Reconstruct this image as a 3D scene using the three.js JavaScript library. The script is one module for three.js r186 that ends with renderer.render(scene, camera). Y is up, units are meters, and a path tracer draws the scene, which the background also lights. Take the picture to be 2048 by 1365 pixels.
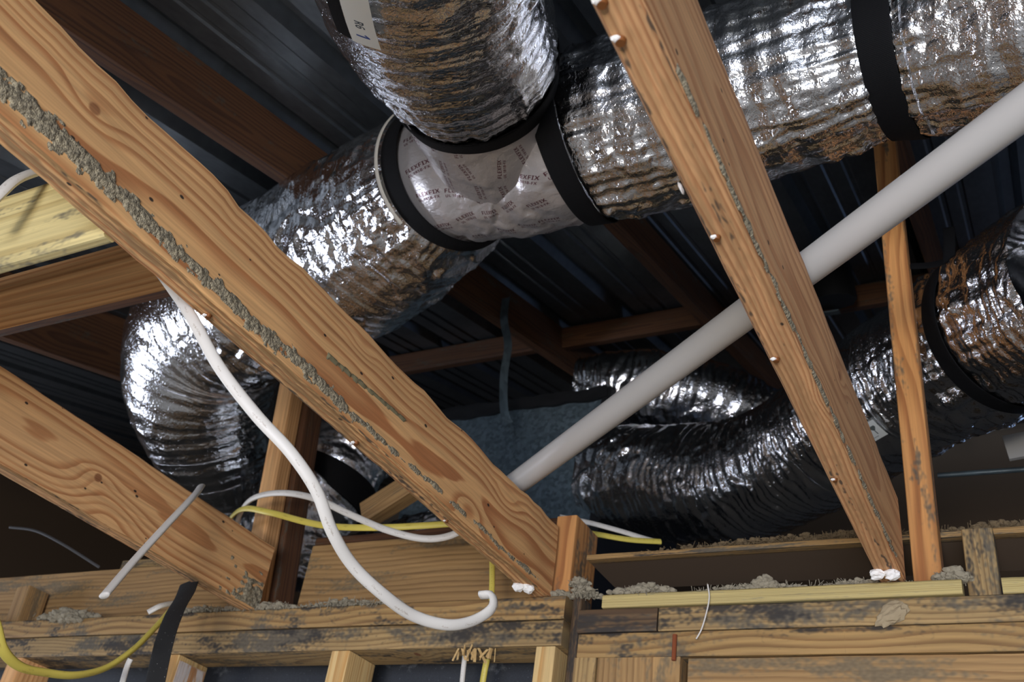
import * as THREE from 'three';
import { ImprovedNoise } from 'three/addons/math/ImprovedNoise.js';
import { mergeGeometries } from 'three/addons/utils/BufferGeometryUtils.js';
import { RectAreaLightUniformsLib } from 'three/addons/lights/RectAreaLightUniformsLib.js';

// ---------- camera, sky, lights, exposure ----------
RectAreaLightUniformsLib.init();
const scene = new THREE.Scene();
const EYE = 1.84;                                   // camera height above the floor
const camera = new THREE.PerspectiveCamera(37.67, 2048 / 1365, 0.05, 60);
camera.position.set(0, EYE, 0);
camera.quaternion.setFromRotationMatrix(new THREE.Matrix4().makeBasis(
  new THREE.Vector3(0.88326548, 0.13571657, -0.44880185),
  new THREE.Vector3(0.15460276, 0.81936021, 0.55203879),
  new THREE.Vector3(0.44265119, -0.55698281, 0.70273044)));
camera.focus = 1.25; camera.userData.fStop = 9;
scene.add(camera);
const renderer = new THREE.WebGLRenderer({ antialias: true });
renderer.toneMapping = THREE.LinearToneMapping;
renderer.toneMappingExposure = 0.95;
renderer.shadowMap.enabled = true;
scene.background = new THREE.Color(0.20, 0.28, 0.42);
function areaLight(name, color, intensity, w, h, pos, target) {
  const l = new THREE.RectAreaLight(color, intensity, w, h);
  l.name = name; l.position.set(...pos); l.lookAt(...target); scene.add(l); return l;
}
areaLight('window_daylight', 0xdfe8ff, 24.0, 1.7, 1.15, [0.6, 1.45, 2.36], [0.6, 1.2, 0]);
areaLight('side_window_daylight', 0xe4ecff, 19.0, 1.3, 0.8, [-4.56, 1.80, -0.55], [0, 1.9, -0.6]);
areaLight('added_lamp_light', 0xfff6ea, 140.0, 0.30, 0.22, [0.10, 1.42, 1.50], [-0.45, 2.6, -1.3]);  // lamp added out of view to give the main light
areaLight('gable_vent_daylight', 0xa8c8ff, 2.2, 0.7, 0.35, [0.75, 3.3, -4.42], [-0.2, 3.7, -2.6]);

// ---------- helpers ----------
const noise = new ImprovedNoise();
const N3 = (x, y, z) => noise.noise(x, y, z);
function rng(seed) { let a = seed >>> 0; return () => { a |= 0; a = a + 0x6D2B79F5 | 0; let t = Math.imul(a ^ a >>> 15, 1 | a); t = t + Math.imul(t ^ t >>> 7, 61 | t) ^ t; return ((t ^ t >>> 14) >>> 0) / 4294967296; }; }
const clamp = (v, a = 0, b = 1) => Math.min(b, Math.max(a, v));
const sstep = (a, b, x) => { const t = clamp((x - a) / (b - a)); return t * t * (3 - 2 * t); };
const lerp = (a, b, t) => a + (b - a) * t;
const V = (a) => new THREE.Vector3(a[0], a[1], a[2]);
const used = {};
function numbered(n) { if (!(n in used)) { used[n] = 0; return n; } used[n]++; return n + '_' + String(used[n]).padStart(3, '0'); }
function tag(o, label, category, group) { o.userData = { label, category }; if (group) o.userData.group = group; return o; }
function thing(name, label, category, pos = [0, 0, 0], group) { const g = new THREE.Group(); g.name = numbered(name); g.position.set(...pos); scene.add(g); return tag(g, label, category, group); }
function part(name, geo, mat, parent, label) { const m = new THREE.Mesh(geo, mat); m.name = name; m.castShadow = m.receiveShadow = true; parent.add(m); if (label) m.userData.label = label; return m; }
function struct(name, geo, mat) { const m = new THREE.Mesh(geo, mat); m.name = numbered(name); m.castShadow = m.receiveShadow = true; m.userData = { kind: 'structure' }; scene.add(m); return m; }
function orient(o, origin, dir, up) { // local z along dir, local y towards up
  const z = V(dir).normalize(), x = new THREE.Vector3().crossVectors(V(up), z).normalize(), y = new THREE.Vector3().crossVectors(z, x);
  o.quaternion.setFromRotationMatrix(new THREE.Matrix4().makeBasis(x, y, z)); o.position.set(...origin); return o;
}
function geoFrom(pos, uv, idx) { const g = new THREE.BufferGeometry(); g.setAttribute('position', new THREE.Float32BufferAttribute(pos, 3)); if (uv) g.setAttribute('uv', new THREE.Float32BufferAttribute(uv, 2)); if (idx) g.setIndex(idx); g.computeVertexNormals(); return g; }
function tex(data, w, h, srgb, wrap = true) { const t = new THREE.DataTexture(data, w, h); if (srgb) t.colorSpace = THREE.SRGBColorSpace; t.magFilter = THREE.LinearFilter; t.minFilter = THREE.LinearMipmapLinearFilter; if (wrap) t.wrapS = t.wrapT = THREE.RepeatWrapping; t.needsUpdate = true; return t; }

const mir = (t) => { t.wrapS = THREE.MirroredRepeatWrapping; return t; };
// ---------- timber ----------
// A board's skin is one sheet: u runs along the length, v once round the section (bottom, right side, top, left side).
function woodSkin({ seed, L, w, d, px = 1024, py = 256, early, late, pith = [0.01, 0.03], ring = 0.006, wander = 0.012, knots = [], dirt = 0, dirtCol = [70, 66, 58], mould = 0, contrast = 0.85, under = 0, pits = 0 }) {
  const r = rng(seed), o = [r() * 50, r() * 50, r() * 50], per = 2 * (w + d);
  const pt = []; for (let i = 0; i < pits; i++) pt.push([r() * L, r() * per, 0.0007 + 0.0011 * r()]);
  const col = new Uint8Array(px * py * 4), bmp = new Uint8Array(px * py * 4);
  const AX = new Float64Array(px), AY = new Float64Array(px), amp = {};
  for (let i = 0; i < px; i++) { const z = (i + 0.5) / px * L; AX[i] = pith[0] + wander * N3(z * 1.9 + o[0], 3.1, o[1]) + 0.3 * wander * N3(z * 6 + o[1], 1.1, o[2]); AY[i] = pith[1] + wander * 1.3 * N3(z * 1.5 + o[2], 7.7, o[0]) + 0.3 * wander * N3(z * 5 + o[0], 4.4, o[2]); }
  for (let j = 0; j < py; j++) {
    const p = (j + 0.5) / py * per; let x, y;
    if (p < w) { x = p - w / 2; y = 0; } else if (p < w + d) { x = w / 2; y = p - w; } else if (p < 2 * w + d) { x = w / 2 - (p - w - d); y = d; } else { x = -w / 2; y = d - (p - 2 * w - d); }
    for (let i = 0; i < px; i++) {
      const z = (i + 0.5) / px * L;
      const ux = x - AX[i], uy = y - AY[i]; let rad = Math.sqrt(ux * ux + uy * uy);
      rad += 0.0035 * N3(x * 22 + o[0], y * 22 + o[1], z * 3.2) + 0.0012 * N3(x * 70, y * 70 + o[1], z * 8);
      let kd = 0, kr = 0;
      for (const k of knots) { const dz = (z - k[0]) / k[2]; if (dz > 7 || dz < -7) continue; const dp = (p - k[1]) / k[2], e = Math.exp(-(dz * dz / 7 + dp * dp / 1.6)); kd += e * k[2] * 0.75; const q = Math.hypot(dz, dp * 1.1); kr = Math.max(kr, sstep(0.62, 0.36, q) * (k[3] ?? 1)); }
      const ph = (rad + kd) / ring, f = ph - Math.floor(ph), ringAmp = (amp[Math.floor(ph)] ??= 0.7 + 0.5 * N3(Math.floor(ph) * 1.7 + 0.5, o[0], 0.5));
      const lw = sstep(0.35, 0.88, f) * (1 - sstep(0.93, 1, f)) * clamp(ringAmp) * contrast;
      const fib = N3(x * 420 + o[1], y * 420 + o[2], z * 14) * 0.5 + N3(x * 160, y * 160 + o[0], z * 5) * 0.5;
      const blot = N3(x * 9 + o[2], y * 9, z * 2.6 + o[0]);
      const wt = clamp(lw + 0.10 * blot), wk = 1 + 0.16 * fib + 0.09 * blot; let c = [lerp(early[0], late[0], wt) * wk, lerp(early[1], late[1], wt) * wk, lerp(early[2], late[2], wt) * wk];
      if (kr > 0) c = c.map((v, q) => lerp(v, [104, 58, 30][q] * (0.85 + 0.3 * Math.abs(Math.sin(Math.hypot((z - knots[0][0]), p) * 900))), kr * 0.75));
      if (dirt > 0) { const m = sstep(0.70 - dirt, 1.2 - dirt, 0.5 + 0.7 * N3(z * 5 + o[0], x * 30 + o[1], y * 30) + 0.4 * N3(z * 24, x * 110 + o[2], y * 110) + 0.3 * N3(z * 120, x * 240, y * 240)); const g = 0.75 + 0.5 * N3(z * 150, x * 300, y * 300 + o[1]); c = c.map((v, q) => lerp(v, dirtCol[q] * (0.8 + 0.4 * g), m * 0.8)); }
      for (const q of pt) { const dz = Math.abs(z - q[0]); if (dz < 0.006) { const m = sstep(q[2] * 1.5, q[2], Math.hypot(dz * 0.6, p - q[1])); if (m > 0) c = c.map(v => v * (1 - 0.75 * m)); } }
      if (under > 0 && p < w) { const g = 0.5 + 0.6 * N3(z * 9 + o[1], x * 130, 2.2) + 0.4 * N3(z * 60, x * 420, 6.1), m = sstep(0.25, 0.8, g) * under; c = c.map((v, q) => lerp(v, [118, 92, 58][q] * (0.85 + 0.3 * g), m)); const k = sstep(0.72, 0.9, 0.45 + 0.7 * N3(z * 5 + o[2], x * 90, 8.8) + 0.35 * N3(z * 80, x * 300, 3.3)); c = c.map((v, q) => lerp(v, [58, 50, 42][q], k * 0.7)); }  // underside: dirt streaks, plus its dimmer light put into the colour
      if (mould > 0) { const m = sstep(0.80 - mould, 1.25 - mould, 0.5 + 0.7 * N3(z * 6 + o[2], x * 34, y * 34 + o[0]) + 0.45 * N3(z * 26, x * 120 + o[2], y * 120) + 0.3 * N3(z * 130, x * 300, y * 300 + o[1])); c = c.map((v, q) => lerp(v, [44, 40, 36][q], m * 0.85)); }
      const t = (j * px + i) * 4; for (let q = 0; q < 3; q++) col[t + q] = clamp(c[q], 0, 255); col[t + 3] = 255;
      const b = clamp(0.55 + 0.22 * fib + 0.25 * lw - 0.15 * kr) * 255; bmp[t] = bmp[t + 1] = bmp[t + 2] = b; bmp[t + 3] = 255;
    }
  }
  const m = new THREE.MeshStandardMaterial({ map: mir(tex(col, px, py, true)), bumpMap: mir(tex(bmp, px, py)), bumpScale: 0.0006, roughness: 0.78 });
  m.userData = { L, per }; return m;
}
function timberGeo({ L, w, d, mat, u0 = 0, segs = 24, ch = 0.0022, wane = 0, seed = 1, tl }) {
  const per = 2 * (w + d), c = ch, prof = []; // [x, y, perimeter]
  const add = (x, y, p) => prof.push([x, y, p / per]);
  const nB = 3, nS = 6;
  for (let i = 0; i <= nB; i++) { const x = -w / 2 + c + (w - 2 * c) * i / nB; add(x, 0, x + w / 2); }
  for (let i = 0; i <= nS; i++) { const y = c + (d - 2 * c) * i / nS; add(w / 2, y, w + y); }
  for (let i = 0; i <= nB; i++) { const x = w / 2 - c - (w - 2 * c) * i / nB; add(x, d, w + d + w / 2 - x); }
  for (let i = 0; i <= nS; i++) { const y = d - c - (d - 2 * c) * i / nS; add(-w / 2, y, 2 * w + d + d - y); }
  add(prof[0][0], prof[0][1], per + c);
  const n = prof.length, pos = [], uv = [], idx = [], TL = tl || mat.userData.L;
  for (let k = 0; k <= segs; k++) for (const [x, y, p] of prof) {
    const z = L * k / segs; let X = x, Y = y;
    if (wane) { const top = sstep(d * 0.55, d, y), s = wane * (0.5 + 0.5 * N3(z * 7 + seed, seed * 3.3, 0.2) + 0.35 * N3(z * 31, seed, 0.7)); X -= Math.sign(x) * top * Math.max(0, s) * 0.4; Y -= top * Math.max(0, s); X += wane * 0.12 * N3(z * 19, y * 30, seed); Y += (1 - top) * wane * 0.1 * N3(z * 23, x * 30, seed + 4); }
    pos.push(X, Y, z); uv.push(u0 + z / TL, p);
  }
  for (let k = 0; k < segs; k++) for (let i = 0; i < n - 1; i++) { const a = k * n + i, b = a + 1, e = a + n, f = e + 1; idx.push(a, e, b, b, e, f); }
  const skin = geoFrom(pos, uv, idx);
  const cap = (z, k, flip) => { // end grain
    const P = [], U = [], I = []; for (let i = 0; i < n - 1; i++) { P.push(pos[(k * n + i) * 3], pos[(k * n + i) * 3 + 1], z); U.push(u0 + 0.002 * prof[i][0] / w, 0.06 + 0.03 * prof[i][1] / d); }
    P.push(0, d / 2, z); U.push(u0, 0.075); for (let i = 0; i < n - 1; i++) { const j = (i + 1) % (n - 1); flip ? I.push(n - 1, j, i) : I.push(n - 1, i, j); } return geoFrom(P, U, I);
  };
  return mergeGeometries([skin, cap(0, 0, true), cap(L, segs, false)]);
}
// palettes
const FIR = { early: [208, 161, 106], late: [152, 92, 50] }, PINE = { early: [212, 180, 122], late: [176, 128, 70] }, OLD = { early: [92, 58, 30], late: [58, 33, 16] }, GREYED = { early: [158, 130, 84], late: [112, 86, 52] }, YEL = { early: [178, 160, 104], late: [146, 124, 74] };
const W = {};
W.oldRafter = woodSkin({ seed: 41, L: 1.6, w: 0.038, d: 0.1, ...OLD, px: 1024, py: 256, ring: 0.006, knots: [[0.55, 0.10, 0.018]], dirt: 0.02 });
W.plate = woodSkin({ seed: 52, L: 1.4, w: 0.04, d: 0.04, ...GREYED, px: 1536, py: 256, ring: 0.004, pith: [0.02, 0.06], dirt: 0.24, mould: 0.20, knots: [[0.3, 0.02, 0.012], [0.95, 0.03, 0.012]] });
W.plate2 = woodSkin({ seed: 57, L: 1.4, w: 0.04, d: 0.04, early: [160, 127, 77], late: [114, 82, 45], px: 1536, py: 256, ring: 0.005, pith: [0.03, 0.05], dirt: 0.26, mould: 0.16, knots: [[0.5, 0.11, 0.012]] });
W.header = woodSkin({ seed: 63, L: 1.4, w: 0.04, d: 0.15, early: [158, 124, 78], late: [118, 86, 50], px: 1024, py: 384, ring: 0.009, dirt: 0.2, dirtCol: [96, 84, 64] });
W.stud = woodSkin({ seed: 71, L: 1.2, w: 0.04, d: 0.09, ...PINE, px: 1024, py: 256, ring: 0.006, knots: [[0.2, 0.06, 0.01]] });
W.post = woodSkin({ seed: 77, L: 1.0, w: 0.04, d: 0.07, ...FIR, early: [222, 170, 112], late: [178, 118, 68], px: 1024, py: 256, ring: 0.010, pith: [0.0, -0.02] });
W.post2 = woodSkin({ seed: 79, L: 1.0, w: 0.04, d: 0.04, early: [188, 132, 74], late: [134, 80, 38], px: 1024, py: 192, ring: 0.006, pith: [0.03, -0.05], dirt: 0.06 });
W.yellow = woodSkin({ seed: 83, L: 1.0, w: 0.04, d: 0.125, ...YEL, px: 1024, py: 384, ring: 0.0085, pith: [0.03, 0.2], wander: 0.006, dirt: 0.05, dirtCol: [110, 104, 86] });
W.pale = woodSkin({ seed: 85, L: 1.4, w: 0.014, d: 0.122, early: [204, 186, 128], late: [164, 142, 88], px: 1024, py: 512, ring: 0.0075, pith: [0.09, 0.05], wander: 0.004, dirt: 0.08, dirtCol: [96, 90, 72] });
W.dark = woodSkin({ seed: 91, L: 1.0, w: 0.04, d: 0.04, early: [96, 74, 48], late: [60, 42, 26], px: 512, py: 128, ring: 0.005, dirt: 0.2, mould: 0.25 });

// a timber whose local z is its length: from (origin) along dir; section w (local x) by d (local y)
function timber(name, label, category, o, group) {
  const t = thing(name, label, category, [0, 0, 0], group);
  orient(t, o.at, o.dir, o.up || [0, 1, 0]);
  part('board', timberGeo(o), o.mat, t); return t;
}

// ---------- the three ceiling joists ----------
const JL = 2.95, JW = 0.036, JD = 0.14, JEND = -1.472;
const joistSkins = [
  woodSkin({ seed: 9, L: 1.25, w: JW, d: JD, ...FIR, px: 2048, py: 560, pits: 46, under: 0.75, ring: 0.0078, pith: [-0.075, 0.040], wander: 0.013, contrast: 1, knots: [[1.09, 0.118, 0.014, 0.8], [0.30, 0.060, 0.016, 0.0], [0.19, 0.13, 0.02, 0.0], [0.62, 0.145, 0.012, 0]], dirt: 0.0 }),
  woodSkin({ seed: 23, L: 1.25, w: JW, d: JD, early: [204, 155, 106], late: [152, 96, 58], px: 2048, py: 560, pits: 46, under: 0.3, ring: 0.0052, pith: [-0.11, 0.075], wander: 0.011, contrast: 0.9, knots: [[0.52, 0.045, 0.016, 0.0], [0.42, 0.13, 0.014, 0.7]] }),
  woodSkin({ seed: 37, L: 1.25, w: JW, d: JD, ...FIR, early: [210, 162, 108], px: 2048, py: 560, pits: 46, under: 0.75, ring: 0.0072, pith: [-0.065, 0.068], wander: 0.016, contrast: 0.95, knots: [[0.46, 0.10, 0.016, 0.9], [0.42, 0.06, 0.03, 0.0]] })];
const matScrew = new THREE.MeshStandardMaterial({ color: 0x7a4a22, roughness: 0.55, metalness: 0.4 });
const matGyp = new THREE.MeshStandardMaterial({ color: 0xe8e4dc, roughness: 0.95 });
function lumpGeo(r, seed, sq = [1, 1, 1], det = 2) { const g = new THREE.IcosahedronGeometry(1, det), p = g.attributes.position; for (let i = 0; i < p.count; i++) { const x = p.getX(i), y = p.getY(i), z = p.getZ(i), k = r * (1 + 0.42 * N3(x * 1.7 + seed, y * 1.7, z * 1.7 + seed) + 0.2 * N3(x * 5, y * 5 + seed, z * 5)); p.setXYZ(i, x * k * sq[0], y * k * sq[1], z * k * sq[2]); } g.computeVertexNormals(); return g; }
const matCrust = (() => { // dried blown-in insulation: grey-beige grains
  const S = 256, c = new Uint8Array(S * S * 4), b = new Uint8Array(S * S * 4), r = rng(5);
  for (let i = 0; i < S * S; i++) { const x = i % S, y = i / S | 0, n = N3(x * 0.12, y * 0.12, 1.5) + 0.8 * N3(x * 0.35, y * 0.35, 4.5), k = 0.82 + 0.28 * n + 0.16 * (r() - 0.5), sp = r() > 0.985 ? 40 : 0; c.set([clamp(164 * k + sp, 0, 255), clamp(152 * k + sp, 0, 255), clamp(124 * k + sp, 0, 255), 255], i * 4); const v = clamp(0.5 + 0.4 * n + 0.3 * (r() - 0.5)) * 255; b.set([v, v, v, 255], i * 4); }
  return new THREE.MeshStandardMaterial({ map: tex(c, S, S, true), bumpMap: tex(b, S, S), bumpScale: 0.002, roughness: 1 });
})();
// crust on a flat face: mask(a, b) > 0 where there is crust; place(a, b, h) gives the point
function crustGeo(a0, a1, b0, b1, step, mask, place, hMax, seed) {
  const na = Math.ceil((a1 - a0) / step), nb = Math.ceil((b1 - b0) / step), pos = [], uv = [], id = new Map(), idx = [];
  const val = (i, j) => mask(a0 + i * step, b0 + j * step);
  const vert = (i, j) => { const k = i * 10000 + j; if (id.has(k)) return id.get(k); const a = a0 + i * step, b = b0 + j * step, m = val(i, j), h = m <= 0 ? -0.0005 : Math.min(1, m * 2.2) * hMax * (0.45 + 0.5 * Math.abs(N3(a * 90, b * 90, seed)) + 0.5 * Math.abs(N3(a * 260, b * 260, seed + 3))) + 0.0006; const q = place(a, b, h); pos.push(q[0], q[1], q[2]); uv.push(a * 9, b * 9); id.set(k, pos.length / 3 - 1); return pos.length / 3 - 1; };
  for (let i = 0; i < na; i++) for (let j = 0; j < nb; j++) { const v = [val(i, j), val(i + 1, j), val(i + 1, j + 1), val(i, j + 1)]; if (Math.max(...v) <= 0) continue; const A = vert(i, j), B = vert(i + 1, j), C = vert(i + 1, j + 1), D = vert(i, j + 1); idx.push(A, B, C, A, C, D); }
  return geoFrom(pos, uv, idx);
}
function joist(x, skin, label, wane, seed) {
  const t = thing('ceiling_joist', label, 'joist');
  orient(t, [x, EYE + 0.6, JEND], [0, 0, 1], [0, 1, 0]);
  const o = { L: JL, w: JW, d: JD, mat: skin, segs: 120, wane, seed, ch: 0.003 };
  part('board', timberGeo(o), skin, t); return t;
}
function screw(t, x, z, seed, gyp = true, size = 1) { // local to a joist, on its underside
  const g = new THREE.CylinderGeometry(0.0038 * size, 0.003 * size, 0.004, 14); g.translate(x, -0.002, z);
  const s = part('drywall_screw', g, matScrew, t);
  if (gyp) { const l = lumpGeo(0.0026 * size, seed, [1.1, 0.5, 1]); l.translate(x - 0.002 * size, -0.0025, z + 0.0035 * size); part('gypsum_crumb', l, matGyp, s); }
}
const JA = joist(-0.783, joistSkins[0], 'orange ceiling joist in the middle, a long grey insulation crust along its lower edge', 0.012, 3);
const JB = joist(-0.210, joistSkins[1], 'right ceiling joist with fine straight grain and a row of drywall screws', 0.004, 8);
const JC = joist(-1.434, joistSkins[2], 'lower left ceiling joist with bold arched grain and a cut white cable across it', 0.003, 14);
{
  const face = (z, y, h) => [JW / 2 + h, y, z];
  const band = (z, y) => { const zl = z; const lo = 0.002 + 0.006 * N3(zl * 14, 2, 2), c = zl > 0.62 ? 0.014 + 0.010 * sstep(0.75, 1.1, zl) : 0.012, hw = zl > 0.62 ? 0.010 + 0.006 * sstep(0.9, 1.15, zl) : 0.0055, gap = zl > 0.62 ? 0.3 : 0.02 + 0.9 * N3(zl * 26, 5, 1); return y < lo * 0.2 ? -1 : (1 - Math.abs(y - c - 0.008 * N3(zl * 9, 4, 4)) / hw + 0.75 * N3(zl * 60, y * 110, 3) + 0.4 * N3(zl * 170, y * 260, 8)) * 0.5 + gap * 0.6 - 0.28; };
  part('insulation_crust', crustGeo(0.05, 1.25, 0.001, 0.05, 0.0022, band, face, 0.0032, 1), matCrust, JA, 'grey crust of dried insulation').userData.kind = 'stuff';
  const seam = (z, y) => { const c = 0.062 - (z - 0.55) * 0.05; return (z < 0.5 || z > 0.68) ? -1 : 0.7 - Math.abs(y - c) / 0.0035 + 0.6 * N3(z * 80, y * 200, 9); };
  part('insulation_crust', crustGeo(0.5, 0.68, 0.03, 0.09, 0.002, seam, face, 0.003, 6), new THREE.MeshStandardMaterial({ color: 0x6a6348, roughness: 1 }), JA).userData.kind = 'stuff';
  for (const [z, s] of [[0.855, 1], [0.56, 1.1], [0.318, 0.8]]) screw(JA, -0.006, z, z * 10, true, s);
  for (const [x, z, r] of [[-0.012, 0.066, 0.010], [0.004, 0.058, 0.010]]) { const l = lumpGeo(r, x * 90, [1, 0.8, 0.9]); l.translate(x, -0.004, z); part('gypsum_crumb', l, matGyp, JA); }
  const bl = (z, y) => { const c = 0.006 + 0.003 * N3(z * 12, 1, 1); return 0.35 - Math.abs(y - c) / 0.006 + 0.9 * N3(z * 45, y * 120, 4) + 0.15 - (z > 1 ? 1 : 0); };
  part('insulation_crust', crustGeo(0.08, 1.0, 0.001, 0.02, 0.0022, bl, face, 0.0022, 11), matCrust, JB, 'thin pale line of insulation dust').userData.kind = 'stuff';
  for (const [z, s] of [[1.078, 1.2], [1.043, 1.2], [0.812, 1], [0.61, 1], [0.336, 0.9]]) screw(JB, -0.010, z, z * 7, true, s);
  for (const [x, z, r] of [[-0.014, 0.046, 0.010], [0.006, 0.043, 0.010]]) { const l = lumpGeo(r, x * 70 + 3, [1.1, 0.8, 0.9]); l.translate(x, -0.005, z); part('gypsum_crumb', l, matGyp, JB); }
  const paper = lumpGeo(0.004, 5, [0.25, 0.9, 1.8]); paper.translate(-JW / 2, -0.004, 0.885); part('torn_paper', paper, matGyp, JB);
  const cc = (z, y) => { const e = sstep(0.10, 0.02, z) * sstep(0.075, 0.0, y); return e * 0.9 - 0.25 + 0.6 * N3(z * 60, y * 90, 2); };
  part('insulation_crust', crustGeo(0.002, 0.12, 0.001, 0.08, 0.0025, cc, face, 0.006, 21), matCrust, JC).userData.kind = 'stuff';
}

// ---------- partition wall below the joists ----------
const ZF = -1.46;
function plank(name, label, x0, x1, y0, y1, zf, depth, mat, u0, group, category = 'lumber') { // runs along x; front face at zf
  const t = thing(name, label, category, [0, 0, 0], group);
  const d = y1 - y0; orient(t, [x0, EYE + y0, zf - depth / 2], [1, 0, 0], [0, 1, 0]);
  part('board', timberGeo({ L: x1 - x0, w: depth, d, mat, u0, segs: 40, ch: 0.002, wane: 0.0015, seed: x0 * 10 + y0 * 100, tl: 1.4 }), mat, t); return t;
}
plank('top_plate', 'upper of the two weathered wall plates on the left, under the orange joists', -2.9, -0.731, 0.5600, 0.600, ZF, 0.088, W.plate2, 0.1);
plank('top_plate', 'lower of the two weathered wall plates on the left, over the stud ends', -2.9, -0.731, 0.515, 0.5588, ZF - 0.001, 0.088, W.plate, 0.45);
plank('lath_strip', 'pale yellow wood strip under the right joist, along the dark slot', -0.664, -0.117, 0.575, 0.598, ZF, 0.03, W.yellow, 0.2);
plank('lath_strip', 'short pale wood strip at the right edge beyond the dark notch', -0.066, 0.5, 0.573, 0.597, ZF, 0.03, W.yellow, 0.6);
plank('wall_plate', 'nearly black charred board end beside the gap in the right wall', -0.704, -0.567, 0.5345, 0.574, ZF, 0.06, W.dark, 0.3);
plank('wall_plate', 'reddish upper board of the right wall with a dried foam blob', -0.565, 0.6, 0.5345, 0.574, ZF - 0.002, 0.088, W.plate, 0.0);
plank('wall_plate', 'second board of the right wall with a round knot, below the foam blob', -0.700, 0.6, 0.4935, 0.5335, ZF, 0.088, W.plate2, 0.7);
plank('header_board', 'wide honey coloured header board along the bottom right edge', -0.513, 0.6, 0.33, 0.4915, ZF - 0.001, 0.06, W.header, 0.5);
function stud(label, x, w, depth, y1, zf, mat, u0, white) {
  const t = thing('wall_stud', label, 'stud'); orient(t, [x + w / 2, EYE + y1, zf - depth], [0, -1, 0], [0, 0, 1]);
  t.position.set(x + w / 2, EYE + y1, zf - depth);
  part('board', timberGeo({ L: 1.6, w, d: depth, mat, u0, segs: 10, ch: 0.002 }), mat, t);
  if (white) { const g = new THREE.BoxGeometry(0.0016, depth * 0.9, 1.5, 1, 6, 40); g.translate(w / 2 + 0.0006, depth / 2, 0.76); part('paint_coat', g, white, t, 'streaky white paint'); }
  return t;
}
const matWhitewash = (() => { const S = 256, c = new Uint8Array(S * S * 4); for (let i = 0; i < S * S; i++) { const x = i % S, y = i / S | 0, k = 0.5 + 0.9 * N3(x * 0.035, y * 0.012, 3) + 0.35 * N3(x * 0.2, y * 0.05, 7), m = sstep(0.35, 0.6, k), g = 1 + 0.1 * N3(x * 0.3, y * 0.05, 1); c.set([clamp(lerp(186, 216, m) * g, 0, 255), clamp(lerp(134, 206, m) * g, 0, 255), clamp(lerp(88, 198, m) * g, 0, 255), 255], i * 4); } return new THREE.MeshStandardMaterial({ map: tex(c, S, S, true), roughness: 0.9 }); })();
stud('wall stud with streaky whitewash beside the black strap', -1.622, 0.04, 0.086, 0.514, ZF - 0.006, W.stud, 0.1, matWhitewash);
stud('wall stud with a dark knot hanging under the middle of the left plates', -1.200, 0.042, 0.086, 0.514, ZF - 0.004, W.stud, 0.2);
stud('narrow wall stud beside the black gap where the two walls meet', -0.778, 0.036, 0.086, 0.514, ZF - 0.004, W.stud, 0.55);
stud('wall stud at the far left edge behind the yellow cable loop', -2.10, 0.045, 0.086, 0.514, ZF - 0.004, W.post, 0.7);
stud('narrow dark stud right of the black gap', -0.704, 0.038, 0.086, 0.493, ZF, W.plate, 0.3);
stud('wide stud with a big oval knot under the right wall boards', -0.664, 0.138, 0.06, 0.493, ZF - 0.002, W.header, 0.9);
{
  const t = thing('splice_board', 'thin dark board standing in the gap between the two walls', 'lumber'); orient(t, [-0.715, EYE + 0.6, ZF - 0.05], [0, -1, 0], [0, 0, 1]);  // near-black board as wide as the gap it stands in
  part('board', timberGeo({ L: 1.2, w: 0.018, d: 0.04, mat: W.dark, u0: 0.2, segs: 40, wane: 0.004, seed: 5 }), W.dark, t);
}
// posts and blocks that stand on the plates
timber('web_post', 'leaning orange post on the left plate in front of the silver elbow', 'post', { at: [-1.468, EYE + 0.602, -1.535], dir: [-0.165, 1, -0.03], up: [0, 0, 1], L: 0.62, w: 0.044, d: 0.045, mat: W.post, u0: 0.05, segs: 12 });
timber('web_post', 'darker post standing right behind the leaning orange post', 'post', { at: [-1.455, EYE + 0.602, -1.60], dir: [-0.165, 1, -0.03], up: [0, 0, 1], L: 0.6, w: 0.044, d: 0.062, mat: W.oldRafter, u0: 0.35, segs: 12 });
timber('web_post', 'tall reddish post at the right, from the plate up to the silver duct', 'post', { at: [-0.164, EYE + 0.602, -1.53], dir: [0, 1, 0], up: [0, 0, 1], L: 1.0, w: 0.040, d: 0.04, mat: W.post2, u0: 0.45, segs: 12 });
timber('wood_block', 'short brown block against the end of the middle joist, dusted with insulation', 'block', { at: [-0.760, EYE + 0.602, -1.585], dir: [0, 1, 0], up: [0, 0, 1], L: 0.158, w: 0.04, d: 0.098, mat: W.post2, u0: 0.12, segs: 8 });
timber('wood_block', 'stained stub post in the notch of the pale strip at the right edge', 'block', { at: [-0.090, EYE + 0.575, -1.52], dir: [0, 1, 0], up: [0, 0, 1], L: 0.105, w: 0.042, d: 0.04, mat: W.plate, u0: 0.62, segs: 8 });
timber('wood_block', 'small block on the left plate next to the clump of insulation', 'block', { at: [-2.20, EYE + 0.602, -1.56], dir: [-0.1, 1, 0], up: [0, 0, 1], L: 0.10, w: 0.045, d: 0.06, mat: W.header, u0: 0.4, segs: 8 });
plank('header_board', 'wide dusty board behind the left plates, under the cut cable', -3.0, -1.47, 0.60, 0.764, -1.57, 0.035, W.header, 0.1);
plank('header_board', 'dusty board behind the plates between the post and the middle joist', -1.40, -0.80, 0.60, 0.782, -1.565, 0.035, W.header, 0.75);
plank('cleat_strip', 'dark reddish strip along the top of the board under the looped cables', -1.40, -0.80, 0.784, 0.802, -1.57, 0.03, W.oldRafter, 0.2);
plank('wood_block', 'grey weathered offcut lying on the dusty board at the left', -2.02, -1.62, 0.766, 0.80, -1.60, 0.05, W.plate, 0.2, undefined, 'block');

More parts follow.
